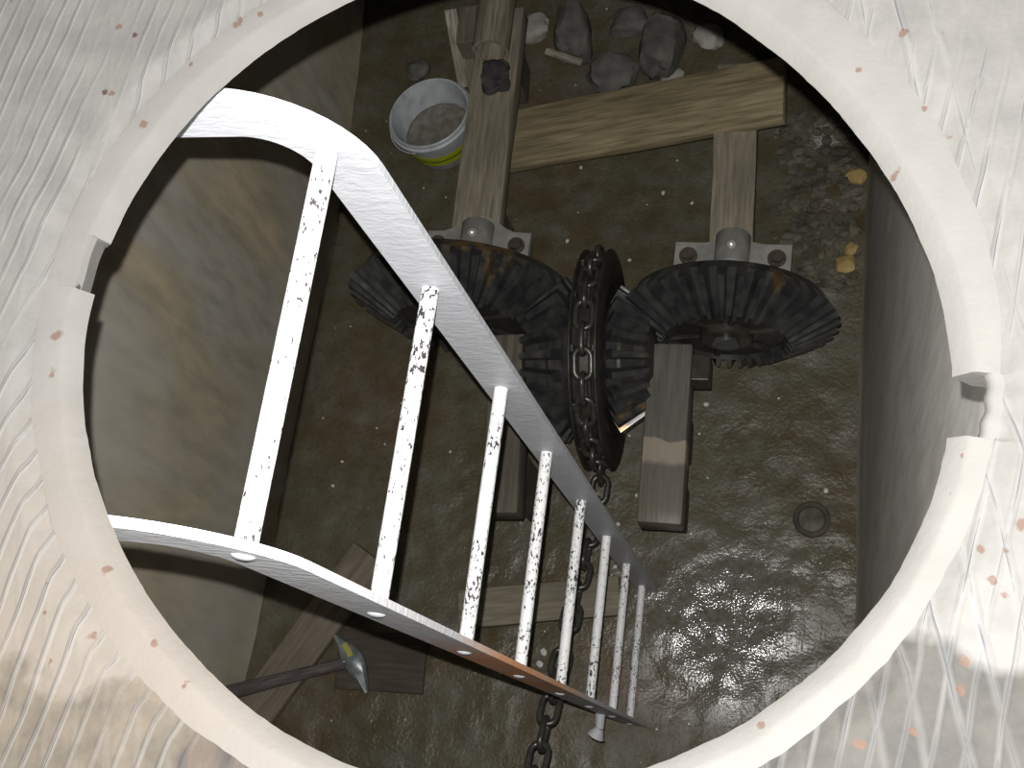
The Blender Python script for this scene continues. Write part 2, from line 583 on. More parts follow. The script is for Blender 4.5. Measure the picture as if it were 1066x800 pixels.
def wall_grid(name, x0, thick, mat, bow, seed, y0=YF - 0.1, y1=YB + 0.1):
    """a slightly uneven poured wall whose face stands at x = x0; thick < 0 builds it towards -x"""
    bm = bmesh.new()
    ny, nz = 90, 60
    face, back = [], []
    for i in range(ny + 1):
        fr, bk = [], []
        for j in range(nz + 1):
            y = y0 + (y1 - y0) * i / ny
            z = -0.05 + (ZS - SLAB + 0.05) * j / nz
            n = mnoise.noise(Vector((y * 1.7 + seed, z * 1.3, seed))) * bow + mnoise.noise(Vector((y * 7, z * 5, seed))) * bow * 0.3
            foot = 0.005 * max(0.0, 1 - z / 0.05) * (1 if thick < 0 else -1)
            fr.append(bm.verts.new((x0 + n + foot, y, z)))
            bk.append(bm.verts.new((x0 + thick, y, z)))
        face.append(fr)
        back.append(bk)
    for i in range(ny):
        for j in range(nz):
            bm.faces.new((face[i][j], face[i + 1][j], face[i + 1][j + 1], face[i][j + 1]))
    for i in range(ny):
        for j in (0, nz):
            bm.faces.new((face[i][j], face[i + 1][j], back[i + 1][j], back[i][j]))
    for j in range(nz):
        for i in (0, ny):
            bm.faces.new((face[i][j], face[i][j + 1], back[i][j + 1], back[i][j]))
    bm.faces.new((back[0][0], back[ny][0], back[ny][nz], back[0][nz])) if False else None
    for i in range(ny):
        for j in range(nz):
            bm.faces.new((back[i][j], back[i][j + 1], back[i + 1][j + 1], back[i + 1][j]))
    return struct(obj(name, bm, mat, smooth=True))


wl = auto(wall_grid('wall_left', XL, -0.18, M['wall_l'], 0.010, 3.1), 50)
wr = auto(wall_grid('wall_right', XR, 0.18, M['wall_r'], 0.006, 8.4), 50)
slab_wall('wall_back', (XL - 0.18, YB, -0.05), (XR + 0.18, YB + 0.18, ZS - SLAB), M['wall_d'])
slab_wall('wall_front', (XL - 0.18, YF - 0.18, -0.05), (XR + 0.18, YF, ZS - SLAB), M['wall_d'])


def floor_z(x, y):
    z = 0.010 * mnoise.fractal(Vector((x * 2.3, y * 2.3, 0.4)), 0.9, 2.0, 3)
    z += 0.005 * mnoise.fractal(Vector((x * 13, y * 13, 2.4)), 0.8, 2.0, 3)
    rise = max(0.0, min(1.0, (y - 1.55) / 0.9))            # the rubble heap at the far end
    z += rise * rise * 0.12
    gx = max(0.0, min(1.0, (x + 0.32) / 0.3)) * max(0.0, min(1.0, (y - 1.15) / 0.35))
    z += gx * (0.035 + 0.02 * mnoise.noise(Vector((x * 9, y * 9, 7.7))))
    return z


bm = bmesh.new()
NX, NY = 150, 330
g = [[None] * (NY + 1) for _ in range(NX + 1)]
for i in range(NX + 1):
    for j in range(NY + 1):
        x = XL - 0.06 + (XR - XL + 0.12) * i / NX
        y = YF - 0.06 + (YB - YF + 0.12) * j / NY
        g[i][j] = bm.verts.new((x, y, floor_z(x, y)))
for i in range(NX):
    for j in range(NY):
        bm.faces.new((g[i][j], g[i + 1][j], g[i + 1][j + 1], g[i][j + 1]))
# underside so that the floor is a body of its own
lo = [[bm.verts.new((x, y, -0.12)) for y in (YF - 0.06, YB + 0.06)] for x in (XL - 0.06, XR + 0.06)]
bm.faces.new((lo[0][0], lo[0][1], lo[1][1], lo[1][0]))
bm.faces.new([g[i][0] for i in range(NX + 1)] + [lo[1][0], lo[0][0]])
bm.faces.new([g[i][NY] for i in range(NX + 1)] + [lo[1][1], lo[0][1]])
bm.faces.new([g[0][j] for j in range(NY + 1)] + [lo[0][1], lo[0][0]])
bm.faces.new([g[NX][j] for j in range(NY + 1)] + [lo[1][1], lo[1][0]])
floor = auto(struct(obj('floor', bm, M['mud'])), 60)

# ------------------------------------------------------------ manhole: paving slab and notched seat ring
HC = Vector((-0.2102, 0.2606))
hole_pts = [(9.1, 0.2851), (23.8, 0.2759), (43.2, 0.2735), (64.2, 0.2854), (91.0, 0.2980), (118.0, 0.3074), (141.0, 0.3065), (164.2, 0.3070), (178.3, 0.3000),
            (192.8, 0.2916), (204.7, 0.2855), (220.0, 0.2810), (243.7, 0.2750), (262.3, 0.2812), (280.0, 0.2865), (297.4, 0.2897), (312.2, 0.2920), (326.7, 0.2937), (338.2, 0.2962), (348.6, 0.2943), (357.9, 0.2901)]
band_pts = [(-169, .3250), (-158, .3200), (-135, .3095), (-123, .3035), (-117, .3030), (-100, .3060), (-80, .3090), (-63, .3120), (-47, .3140), (-32, .3185),
            (-18, .3180), (0, .3150), (22, .3130), (33, .3165), (44, .3186), (60, .3200), (85, .3260), (120, .3330), (150, .3380), (170, .3370), (179, .3320)]


def fourier(pts, order):
    import numpy as np
    t = np.radians([p[0] for p in pts])
    r = np.array([p[1] for p in pts])
    cols = [np.ones_like(t)]
    for k in range(1, order + 1):
        cols += [np.cos(k * t), np.sin(k * t)]
    A = np.stack(cols, 1)
    reg = np.diag([0] + [1e-3 * (1 + k // 2) for k in range(2 * order)])
    c = np.linalg.solve(A.T @ A + reg, A.T @ r)

    def f(a):
        v = c[0]
        for k in range(1, order + 1):
            v += c[2 * k - 1] * math.cos(k * a) + c[2 * k] * math.sin(k * a)
        return float(v)
    return f


hole_f = fourier(hole_pts, 4)
band_f = fourier(band_pts, 4)


def in_notch(deg):
    d = (deg + 180) % 360 - 180
    if 168.6 <= d <= 176.3:
        k = (d - 168.6) / 7.7
        return 0.3115 - 0.003 * k + 0.0005 * math.sin(k * 6)
    if -10.9 <= d <= -3.6:
        k = (d + 10.9) / 7.3
        return 0.3078 + 0.0016 * math.sin(k * math.pi) + 0.0007 * math.sin(k * 17)
    return None


angs = [i * 0.5 for i in range(720)]
for e in (168.6, 176.3, 360 - 10.9, 360 - 3.6):
    angs += [e - 0.04, e + 0.04]
angs = sorted(set(angs))


def hole_r(deg):
    n = in_notch(deg)
    a = R_(deg)
    base = hole_f(a) + 0.0008 * mnoise.noise(Vector((math.cos(a) * 9, math.sin(a) * 9, 0))) + 0.0004 * mnoise.noise(Vector((math.cos(a) * 40, math.sin(a) * 40, 3)))
    return base if n is None else n


def band_r(deg):
    a = R_(deg)
    return band_f(a) + 0.0022 * mnoise.noise(Vector((math.cos(a) * 7, math.sin(a) * 7, 5))) + 0.0010 * mnoise.noise(Vector((math.cos(a) * 30, math.sin(a) * 30, 8)))


def polar(bm, profs, close=True):
    n = len(profs)
    V = [[bm.verts.new(p) for p in pr] for pr in profs]
    m = len(V[0])
    for i in range(n):
        a, b2 = V[i], V[(i + 1) % n]
        for k in range(m if close else m - 1):
            bm.faces.new((a[k], b2[k], b2[(k + 1) % m], a[(k + 1) % m]))


RINGT = 0.024                     # thickness of the ring, which stands out like a lip over the wider shaft mouth


def pr_ring(deg):
    r = hole_r(deg)
    rb = max(band_r(deg), r + 0.009)
    c, s = math.cos(R_(deg)), math.sin(R_(deg))
    ch = 0.010 + 0.0025 * mnoise.noise(Vector((c * 6, s * 6, 11)))
    w = rb - r
    if in_notch(deg) is not None:
        prof = [(r + 0.006, -RINGT), (r, -0.006), (r + 0.002, -0.001), (r + w * 0.5, 0.0005), (rb, 0.001), (rb, -RINGT)]
    else:
        prof = [(r + 0.012, -RINGT), (r, -0.013), (r + ch * 0.9, -0.0012), (r + ch * 1.25, 0.0), (rb, 0.001), (rb, -RINGT)]
    return [(HC.x + q * c, HC.y + q * s, ZS + h + (0.0006 * mnoise.noise(Vector((c * q * 30, s * q * 30, 1))) if h > -0.02 else 0)) for q, h in prof]


bm = bmesh.new()
polar(bm, [pr_ring(a) for a in angs])
tag(auto(obj('manhole_ring', bm, M['ring']), 40), 'smooth pale cement seat ring with two notches around the round opening', 'manhole ring')

SX0, SX1, SY0, SY1 = XL - 0.18, XR + 0.62, YF - 0.18, YB + 0.18


def pr_slab(deg):
    rb = max(band_r(deg), hole_r(deg) + 0.009)
    c, s = math.cos(R_(deg)), math.sin(R_(deg))
    rise = 0.0085 + 0.002 * mnoise.noise(Vector((c * 8, s * 8, 21)))
    far = min((SX1 - HC.x) / c if c > 1e-6 else (SX0 - HC.x) / c if c < -1e-6 else 1e9,
              (SY1 - HC.y) / s if s > 1e-6 else (SY0 - HC.y) / s if s < -1e-6 else 1e9)
    prof = [(rb + 0.055, -SLAB), (rb, -RINGT), (rb, 0.001), (rb + 0.005, rise * 0.35), (rb + 0.011, rise * 0.9), (rb + 0.016, rise)]
    k = 1
    q = rb + 0.03
    while k <= 14:
        f = k / 14.0
        prof.append((rb + 0.016 + (far - rb - 0.016) * f * f, rise))
        k += 1
    prof.append((far, -SLAB))
    out = []
    for q, h in prof:
        x, y = HC.x + q * c, HC.y + q * s
        dz = 0.0015 * mnoise.noise(Vector((x * 18, y * 9, 2))) if h > 0.004 else 0
        out.append((x, y, ZS + h + dz))
    return out


corner = [math.degrees(math.atan2(y - HC.y, x - HC.x)) % 360 for x in (SX0, SX1) for y in (SY0, SY1)]
bm = bmesh.new()
polar(bm, [pr_slab(a) for a in sorted(set(angs + corner))])
struct(auto(obj('ceiling', bm, M['paving']), 45))

# ------------------------------------------------------------ ladder
TOP = CAM_H
LY1, LY2 = 0.475, 0.125            # inner faces of the two flat-bar rails
BT = 0.008                         # bar thickness
XO, XI = -0.377, -0.437            # edges of the upright bar
ZT, ZB = TOP - 0.690, TOP - 0.752  # edges of the bar where it runs level to the left
ladder = thing('ladder', 'white painted steel ladder with bent flat rails standing in the round opening', 'ladder', Matrix.Translation((-0.407, 0.304, 0.0)))
LO = ladder.location.copy()


def rail_bm(y0, y1, foot):
    outer, inner = [], []
    xe = -0.70
    outer.append((xe, ZT))
    inner.append((xe, ZB))
    outer.append((-0.500, ZT))
    inner.append((-0.500, ZB))
    cx, cz = XO - 0.115, ZT - 0.125      # outer corner
    for k in range(13):
        a = R_(90 - 90 * k / 12)
        outer.append((cx + 0.115 * math.cos(a), cz + 0.125 * math.sin(a)))
    ix, iz = XI - 0.050, ZB - 0.055
    for k in range(13):
        a = R_(90 - 90 * k / 12)
        inner.append((ix + 0.050 * math.cos(a), iz + 0.055 * math.sin(a)))
    for z in (2.0, 1.6, 1.2, 0.8, 0.4):
        outer.append((XO, z))
        inner.append((XI, z))
    outer.append((XO, foot))
    inner.append((XI + 0.006, foot))
    bm = bmesh.new()
    V = []
    for (ox, oz), (nx, nz) in zip(outer, inner):
        V.append([bm.verts.new(Vector(p) - LO) for p in ((ox, y0, oz), (ox, y1, oz), (nx, y1, nz), (nx, y0, nz))])
    for a, b2 in zip(V, V[1:]):
        for k in range(4):
            bm.faces.new((a[k], a[(k + 1) % 4], b2[(k + 1) % 4], b2[k]))
    bm.faces.new(V[0])
    bm.faces.new(V[-1])
    es = [e for e in bm.edges if len(e.link_faces) == 2 and e.calc_face_angle(0) > R_(60)]
    bmesh.ops.bevel(bm, geom=es, offset=0.0016, segments=2, affect='EDGES')
    return bm


rail1 = auto(obj('rail', rail_bm(LY1, LY1 + BT, floor_z(-0.4, LY1) - 0.004), M['rail'], ladder), 30)
rail2 = auto(obj('rail', rail_bm(LY2 - BT, LY2, floor_z(-0.4, LY2) - 0.004), M['rail_rust'], ladder), 30)
rail2['label'] = 'near rail with rounded rivet heads and an orange rust stain'
RZ = [TOP + d for d in (-0.770, -1.068, -1.398, -1.712, -2.040, -2.362, -2.682, -2.990)]
for i, z in enumerate(RZ):
    x = -0.411
    bm = bmesh.new()
    n = 18
    cyl(bm, Vector((x, LY2, z)) - LO, Vector((x, LY1, z)) - LO, 0.0098, 18)
    auto(obj('rung', bm, M['rung'], ladder), 50)
    bm = bmesh.new()
    pr = [(0.0, -BT - 0.0034), (0.0045, -BT - 0.0031), (0.0078, -BT - 0.0020), (0.0098, -BT - 0.0004), (0.0098, -BT + 0.002)]
    lathe(bm, pr, 20, 'Y', off=Vector((x, LY2, z)) - LO)
    obj('rivet', bm, M['rail'], rail2, smooth=True)
for rl, y in ((rail1, LY1 + BT / 2), (rail2, LY2 - BT / 2)):
    bm = bmesh.new()                                     # plate that carries the rail under the slab
    box(bm, Vector((-0.72, y - 0.045, ZS - SLAB - 0.010)) - LO, Vector((-0.60, y + 0.045, ZS - SLAB)) - LO, 0.002)
    obj('anchor_plate', bm, M['rail'], rl)
bm = bmesh.new()                                         # bent lug behind the near rail, close to its foot
zl = TOP - 2.62
cyl(bm, Vector((-0.428, LY2 - BT, zl)) - LO, Vector((-0.428, LY2 - 0.040, zl - 0.006)) - LO, 0.012, 12, 0.010)
cyl(bm, Vector((-0.428, LY2 - 0.040, zl - 0.006)) - LO, Vector((-0.436, LY2 - 0.058, zl - 0.012)) - LO, 0.010, 12, 0.021)
auto(obj('lug', bm, M['rail'], rail2), 50)

# ------------------------------------------------------------ the gear drive
YAW = R_(0.0)
ROLL = R_(0.0)
OZ = 0.40
O = at(626, 375, OZ)
FD = Matrix.Translation(O) @ Matrix.Rotation(R_(3.0), 4, 'Z')
FR = Matrix.Translation(O) @ Matrix.Rotation(YAW, 4, 'Z') @ Matrix.Rotation(ROLL, 4, 'Y')   # x along the axle, the left end higher
SMP = 0.68                            # the same for the small cones beside the pulley
SM = 0.58                             # small end of every toothed cone, as a share of its big end
XGR, XGL = 0.316, -0.392
SIZE = {XGR: (0.270, 0.176), XGL: (0.314, 0.202)}
GY = -0.038                           # the axles of the large wheels miss the pulley's by a little      # gear and pinion radii


def bevel_teeth(R, h, N, s, phase, axis, sgn, hgt=0.042, th=0.44):
    """conical toothed rim; the apex of the cone is the origin and the big end lies at h along axis*sgn"""
    bm = bmesh.new()

    def P(rho, phi, t, lift):
        # lift is measured outwards, square to the cone
        L = math.hypot(R, h)
        nr, na = h / L, -R / L                           # outward normal (radius, along)
        r = rho * t + nr * lift * t
        a = h * t + na * lift * t
        c, sn = r * math.cos(phi), r * math.sin(phi)
        return Vector((c, a * sgn, sn)) if axis == 'Y' else Vector((a * sgn, c, sn))
    n = N * 4
    prof = [(s, -0.016), (1.0, -0.016), (1.0, -0.044), (s, -0.040)]
    rings = [[bm.verts.new(P(R, 2 * math.pi * k / n, t, l)) for k in range(n)] for t, l in prof]
    for i in range(4):
        a, b2 = rings[i], rings[(i + 1) % 4]
        for k in range(n):
            bm.faces.new((a[k], a[(k + 1) % n], b2[(k + 1) % n], b2[k]))
    pitch = 2 * math.pi / N
    for k in range(N):
        c = pitch * k + phase
        w0, w1 = pitch * th * 0.62, pitch * th * 0.36
        sec = [(-w0, -0.018), (-w0 * 0.9, 0.0), (-w1, hgt * 0.5), (w1, hgt * 0.5), (w0 * 0.9, 0.0), (w0, -0.018)]
        A = [bm.verts.new(P(R, c + d, 1.0, l)) for d, l in sec]
        B = [bm.verts.new(P(R, c + d, s, l)) for d, l in sec]
        m = len(sec)
        for q in range(m):
            bm.faces.new((A[q], A[(q + 1) % m], B[(q + 1) % m], B[q]))
        bm.faces.new(A)
        bm.faces.new(B[::-1])
    return bm


NG, NP = 36, 22


def big_gear(xg, label, zaxis):
    GR, PR = SIZE[xg]
    g = thing('bevel_gear', label, 'gear', FR @ Matrix.Translation((xg, GY, zaxis)), 'large toothed wheels of the gate drive')
    ph = math.pi if xg > 0 else 0.0
    auto(obj('toothed_rim', bevel_teeth(GR, PR, NG, SM, ph, 'Y', 1), M['teeth'], g), 30)
    bm = bmesh.new()                                     # dished web between hub and rim
    y1 = PR * SM + 0.050
    lathe(bm, [(0.055, y1 - 0.030), (0.12, y1 - 0.024), (GR * SM - 0.004, y1 - 0.030), (GR * SM + 0.03, y1 + 0.0), (GR * SM + 0.03, y1 + 0.03), (0.055, y1 + 0.02)], 64, 'Y', closed=True)
    auto(obj('web', bm, M['iron'], g), 35)
    bm = bmesh.new()
    lathe(bm, [(0.034, y1 - 0.050), (0.062, y1 - 0.050), (0.068, y1 - 0.045), (0.070, y1 - 0.01), (0.070, y1 + 0.100), (0.034, y1 + 0.100)], 40, 'Y', closed=True)
    auto(obj('hub', bm, M['iron'], g), 35)
    bm = bmesh.new()
    cyl(bm, (0, y1 - 0.060, 0), (0, 0.41, 0), 0.0335, 28)
    auto(obj('shaft', bm, M['shaft'], g), 40)
    for k in range(6):                                   # ribs of the web
        a = 2 * math.pi * k / 6 + 0.3
        bm = bmesh.new()
        mwr = Matrix.Rotation(-a, 4, 'Y')
        box(bm, (0.062, y1 - 0.036, -0.008), (GR * SM - 0.004, y1 - 0.020, 0.008), 0.003, mwr)
        obj('rib', bm, M['iron'], g)
    return g


gearR = big_gear(XGR, 'large black toothed wheel on the right, nearer the right wall', 0)
gearL = big_gear(XGL, 'large black toothed wheel on the left, partly behind the ladder rail', 0.0)

drive = thing('chain_sheave', 'black grooved chain pulley with a small toothed cone on each side', 'chain pulley', FD)
bm = bmesh.new()
lathe(bm, [(0.035, -0.028), (0.262, -0.028), (0.257, -0.020), (0.247, -0.012), (0.247, 0.012), (0.257, 0.020), (0.262, 0.028), (0.035, 0.028)], 72, 'X', closed=True)
auto(obj('drum', bm, M['iron'], drive), 35)
for sg in (-1, 1):
    bm = bmesh.new()
    lathe(bm, [(0.20, sg * 0.027), (0.284, sg * 0.028), (0.288, sg * 0.030), (0.288, sg * 0.033), (0.284, sg * 0.035), (0.20, sg * 0.036)], 72, 'X', closed=True)
    auto(obj('flange', bm, M['iron'], drive), 35)
for k in range(12):                                      # lugs that catch the chain
    a = 2 * math.pi * (k + 0.5) / 12
    for xa in (-0.031, 0.021):
        bm = bmesh.new()
        box(bm, (xa, 0.243, -0.010), (xa + 0.010, 0.280, 0.010), 0.003, Matrix.Rotation(a, 4, 'X'))
        obj('catch_lug', bm, M['iron'], drive)
for xg in (XGR, XGL):
    sg = -1 if xg > 0 else 1
    GR, PR = SIZE[xg]
    hh = GR                                              # distance of the pinion's big end from the apex
    bmp = bevel_teeth(PR, hh, NP, SMP, math.pi / NP, 'X', sg)
    bmesh.ops.translate(bmp, verts=bmp.verts, vec=(xg, 0, 0))
    pn = auto(obj('bevel_pinion', bmp, M['teeth'], drive), 30)
    bm = bmesh.new()
    xa, xb = xg + sg * hh * 0.98, xg + sg * hh * SMP
    lathe(bm, [(0.035, xa), (PR * 0.84, xa), (PR * 0.84, xa - sg * 0.02), (PR * 0.58, xb), (PR * 0.48, xb - sg * 0.012), (0.035, xb - sg * 0.012)], 48, 'X', closed=True)
    auto(obj('pinion_body', bm, M['iron'], pn), 35)
bm = bmesh.new()
cyl(bm, (-0.300, 0, 0), (0.225, 0, 0), 0.0335, 28)
auto(obj('axle', bm, M['shaft'], drive), 40)
# ------------------------------------------------------------ timbers that carry the drive
zR = (FR @ Vector((XGR, 0.35, 0))).z
zL = (FR @ Vector((XGL, 0.35, 0))).z
RT, LT = zR - 0.042, zL - 0.042


def feet(o, xs, w, thick, mat):
    """blocks under a timber, reaching from its underside into the mud"""
    for x in xs:
        p = o.matrix_world @ Vector((x, 0, -thick))
        bm = bmesh.new()
        hgt = p.z - floor_z(p.x, p.y) + 0.015
        box(bm, (x - 0.06, -w / 2, -thick - hgt), (x + 0.06, w / 2, -thick), 0.004)
        obj('support_block', bm, mat, o)


tl = board_obj('timber_beam', M['beam'], (523, 8, 494, 236), LT, LT, 0.06, 0.142, 0.004, 0.006, 1)
tag(tl, 'grey timber beam running away behind the left gear, beside the white bucket', 'beam', 'timbers under the gear drive')
feet(tl, (-0.30, 0.28), 0.05, 0.06, M['darkbeam'])
tr = board_obj('timber_beam', M['beam'], (768, 66, 761, 252), RT, RT, 0.06, 0.118, 0.004, 0.006, 5)
tag(tr, 'short grey timber beam behind the right gear, running under the long plank', 'beam', 'timbers under the gear drive')
feet(tr, (-0.22, 0.24), 0.05, 0.06, M['darkbeam'])
BZ = OZ - 0.066
zbR = zbL = OZ + 0.055                     # the axle is let into the sides of these two
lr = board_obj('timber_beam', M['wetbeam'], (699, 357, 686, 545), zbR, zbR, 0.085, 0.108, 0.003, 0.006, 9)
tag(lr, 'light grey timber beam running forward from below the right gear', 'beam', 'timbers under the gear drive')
feet(lr, (-0.10, 0.10), 0.05, 0.085, M['darkbeam'])
inv = lr.matrix_world.inverted()
q = inv @ at(722, 384, 0.43)
bm = bmesh.new()                                         # iron block bolted to the side of the beam where the axle ends
box(bm, (q.x - 0.040, 0.050, q.z - 0.075), (q.x + 0.030, 0.098, q.z), 0.004)
obj('axle_block', bm, M['iron'], lr)
ll = board_obj('timber_beam', M['darkbeam'], (529, 348, 519, 534), zbL, zbL, 0.085, 0.095, 0.003, 0.006, 14)
tag(ll, 'dark timber beam running forward from below the left gear, behind the ladder rungs', 'beam', 'timbers under the gear drive')
feet(ll, (-0.10, 0.10), 0.05, 0.085, M['darkbeam'])


def pillow(xg, ztop, label, arched):
    c = FR @ Vector((xg, 0.345, 0)) if arched else FR @ Vector((xg, 0.318, 0))
    mw = Matrix.Translation((c.x, c.y, ztop)) @ Matrix.Rotation(R_(-1), 4, 'Z')
    t = thing('pillow_block', label, 'bearing', mw, 'bearings of the gear shafts')
    hz = OZ - ztop
    bm = bmesh.new()
    w = 0.152
    out = [(-w, -0.048), (w, -0.048), (w, 0.030)]
    for k in range(13):
        f = k / 12.0
        x = w - 2 * w * f
        bulge = (0.050 if arched else 0.022) * (0.5 + 0.5 * math.cos(math.pi * max(-1, min(1, x / (0.115 if arched else 0.075)))))
        out.append((x, 0.032 + bulge))
    out.append((-w, 0.030))
    lo_ = [bm.verts.new((x, y, 0.0)) for x, y in out]
    hi_ = [bm.verts.new((x, y, 0.028)) for x, y in out]
    n = len(out)
    for k in range(n):
        bm.faces.new((lo_[k], lo_[(k + 1) % n], hi_[(k + 1) % n], hi_[k]))
    bm.faces.new(lo_[::-1])
    bm.faces.new(hi_)
    es = [e for e in bm.edges if len(e.link_faces) == 2 and e.calc_face_angle(0) > R_(50)]
    bmesh.ops.bevel(bm, geom=es, offset=0.004, segments=2, affect='EDGES')
    auto(obj('base_plate', bm, M['bracket'], t), 35)
    bm = bmesh.new()
    lathe(bm, [(0.034, -0.044), (0.043, -0.044), (0.046, -0.040), (0.046, 0.044), (0.042, 0.050), (0.034, 0.050)], 32, 'Y', closed=True, off=(0, 0, hz))
    for v in bm.verts:
        if v.co.z < 0.026:
            v.co.z = 0.026
    auto(obj('housing', bm, M['bracket'], t), 35)
    bm = bmesh.new()
    lathe(bm, [(0.012, hz + 0.040), (0.012, hz + 0.050), (0.008, hz + 0.055), (0.0, hz + 0.057)], 14, 'Z')
    obj('grease_nipple', bm, M['nipple'], t, smooth=True)
    for x in (-0.115, 0.115):
        bm = bmesh.new()
        hexhead(bm, (x, -0.010, 0.028), 0.018, 0.022)
        auto(obj('bolt', bm, M['boltiron'], t), 35)
    return t


pillow(XGR, RT, 'pale metal shaft bearing bolted above the right gear', False)
pillow(XGL, LT, 'pale arched metal shaft bearing bolted above the left gear', True)
# ------------------------------------------------------------ chain
PITCH = 0.0605
path = []
RC = 0.274
for k in range(0, 41):                                   # over the wheel from the back to the front
    a = R_(-14 + k * 5.3)
    path.append(Vector((0, RC * math.cos(a), RC * math.sin(a))))
a_end = R_(-14 + 40 * 5.3)
p0 = path[-1].copy()
tdir = Vector((0, -math.sin(a_end), math.cos(a_end)))
end = Vector((-0.100, -1.62, 0.42))
c1 = p0 + tdir * 0.16 + Vector((0, -0.05, 0))
c2 = end + Vector((-0.005, 0.55, -0.30))
for k in range(1, 61):
    t = k / 60.0
    path.append(p0 * (1 - t) ** 3 + c1 * 3 * t * (1 - t) ** 2 + c2 * 3 * t * t * (1 - t) + end * t ** 3)
path = [Vector((0, RC * math.cos(R_(-14)) + 0.004, RC * math.sin(R_(-14)) - 0.15))] + path
pts, acc = [path[0]], 0.0
for a, b2 in zip(path, path[1:]):                        # even steps along the path
    seg = (b2 - a).length
    while acc + seg >= PITCH:
        f = (PITCH - acc) / seg
        a = a + (b2 - a) * f
        pts.append(a.copy())
        seg = (b2 - a).length
        acc = 0.0
    acc += seg


def link_bm():
    bm = bmesh.new()
    wr_, hw, hl = 0.0078, 0.0205, 0.0160
    cl = []
    for k in range(11):
        a = -math.pi / 2 + math.pi * k / 10
        cl.append(Vector((hl + hw * math.cos(a), hw * math.sin(a), 0)))
    for k in range(11):
        a = math.pi / 2 + math.pi * k / 10
        cl.append(Vector((-hl + hw * math.cos(a), hw * math.sin(a), 0)))
    n = len(cl)
    R8 = []
    for i in range(n):
        d = (cl[(i + 1) % n] - cl[i - 1]).normalized()
        u = Vector((0, 0, 1))
        w = d.cross(u)
        R8.append([bm.verts.new(cl[i] + (u * math.cos(q * math.pi / 4) + w * math.sin(q * math.pi / 4)) * wr_) for q in range(8)])
    for i in range(n):
        a, b2 = R8[i], R8[(i + 1) % n]
        for q in range(8):
            bm.faces.new((a[q], a[(q + 1) % 8], b2[(q + 1) % 8], b2[q]))
    return bm


chain = thing('chain', 'dark iron link chain laid over the grooved wheel and trailing forward', 'chain', FD)
lk = None
for i in range(len(pts) - 1):
    a, b2 = pts[i], pts[i + 1]
    d = (b2 - a).normalized()
    s = Vector((1, 0, 0))
    u = d.cross(s).normalized()
    s = u.cross(d)
    if i % 2:
        s, u = u, -s
    m = Matrix((d, s, u)).transposed().to_4x4()
    m.translation = (a + b2) / 2
    if lk is None:
        o = lk = obj('chain_link', link_bm(), M['chain'], chain, smooth=True)
    else:
        o = lk.copy()
        C.objects.link(o)
        o.parent = chain
    o.matrix_basis = m

# ------------------------------------------------------------ planks, boards
pk = board_obj('plank', M['plank'], (504, 150, 816, 90), 0.185, RT + 0.055, 0.034, 0.205, 0.005, 0.004, 22)
tag(pk, 'long weathered pine plank sloping across the two rear timber beams', 'plank')
blk = bmesh.new()
pb = pk.matrix_world @ Vector((-0.40, 0, -0.034))
tag(board_obj('plank', M['floorplank'], (477, 635, 645, 620), 0.035, 0.035, 0.030, 0.108, 0.005, 0.004, 31), 'pale short plank lying on the floor behind the lower ladder rungs', 'plank')
bd = board_obj('board', M['board'], (384, 577, 258, 750), 0.075, 0.040, 0.028, 0.122, 0.003, 0.004, 41)
tag(bd, 'grey-brown board lying aslant under the hammer handle, beside the left wall', 'board')
db = board_obj('board', M['darkboard'], (350, 686, 442, 692), 0.022, 0.018, 0.014, 0.165, 0.007, 0.004, 52)
tag(db, 'dark brown grained board on the floor under the hammer head', 'board')

# ------------------------------------------------------------ hammer
ha, hb = at(236, 722, 0.105), at(361, 690, 0.075)
d = (hb - ha)
L = d.length
ux = d.normalized()
uy = Vector((0, 0, 1)).cross(ux).normalized()
uz = ux.cross(uy)
mw = Matrix((ux, uy, uz)).transposed().to_4x4()
mw.translation = hb
ham = thing('hammer', 'old double pointed hammer lying across the grey-brown board', 'hammer', mw)
bm = bmesh.new()
secs = [(-L, .020, .012), (-L + .01, .022, .014), (-L * .6, .0185, .0125), (-L * .3, .017, .012), (-.05, .0165, .0125), (0.034, .017, .013)]
rows = []
for x, hy, hz in secs:
    rows.append([bm.verts.new((x, hy * math.cos(q * math.pi / 6), hz * math.sin(q * math.pi / 6))) for q in range(12)])
for a, b2 in zip(rows, rows[1:]):
    for q in range(12):
        bm.faces.new((a[q], a[(q + 1) % 12], b2[(q + 1) % 12], b2[q]))
bm.faces.new(rows[0][::-1])
bm.faces.new(rows[-1])
auto(obj('handle', bm, M['handle'], ham), 50)
skew = Matrix.Translation((0.022, 0, 0)) @ Matrix.Rotation(R_(20), 4, 'Z')
bm = bmesh.new()
hs = [(-.098, .0045, .012), (-.085, .009, .014), (-.05, .018, .018), (-.025, .026, .021), (0.0, .029, .022), (.025, .026, .021), (.05, .018, .018), (.08, .009, .013), (.092, .004, .009)]
rows = []
for y, hx, hz in hs:
    bow = 0.012 * (y / 0.09) ** 2
    rows.append([bm.verts.new(skew @ Vector((0.0 + hx * cx - bow, y, hz * cz))) for cx, cz in ((1, .6), (.6, 1), (-.6, 1), (-1, .6), (-1, -.6), (-.6, -1), (.6, -1), (1, -.6))])
for a, b2 in zip(rows, rows[1:]):
    for q in range(8):
        bm.faces.new((a[q], a[(q + 1) % 8], b2[(q + 1) % 8], b2[q]))
bm.faces.new(rows[0][::-1])
bm.faces.new(rows[-1])
hd = auto(obj('hammer_head', bm, M['hammersteel'], ham), 40)
bm = bmesh.new()
box(bm, (-.006, .010, .0195), (.010, .052, .0235), 0.001, skew)
obj('paint_patch', bm, M['yellow'], hd)['label'] = 'worn yellow paint on the head'
bm = bmesh.new()
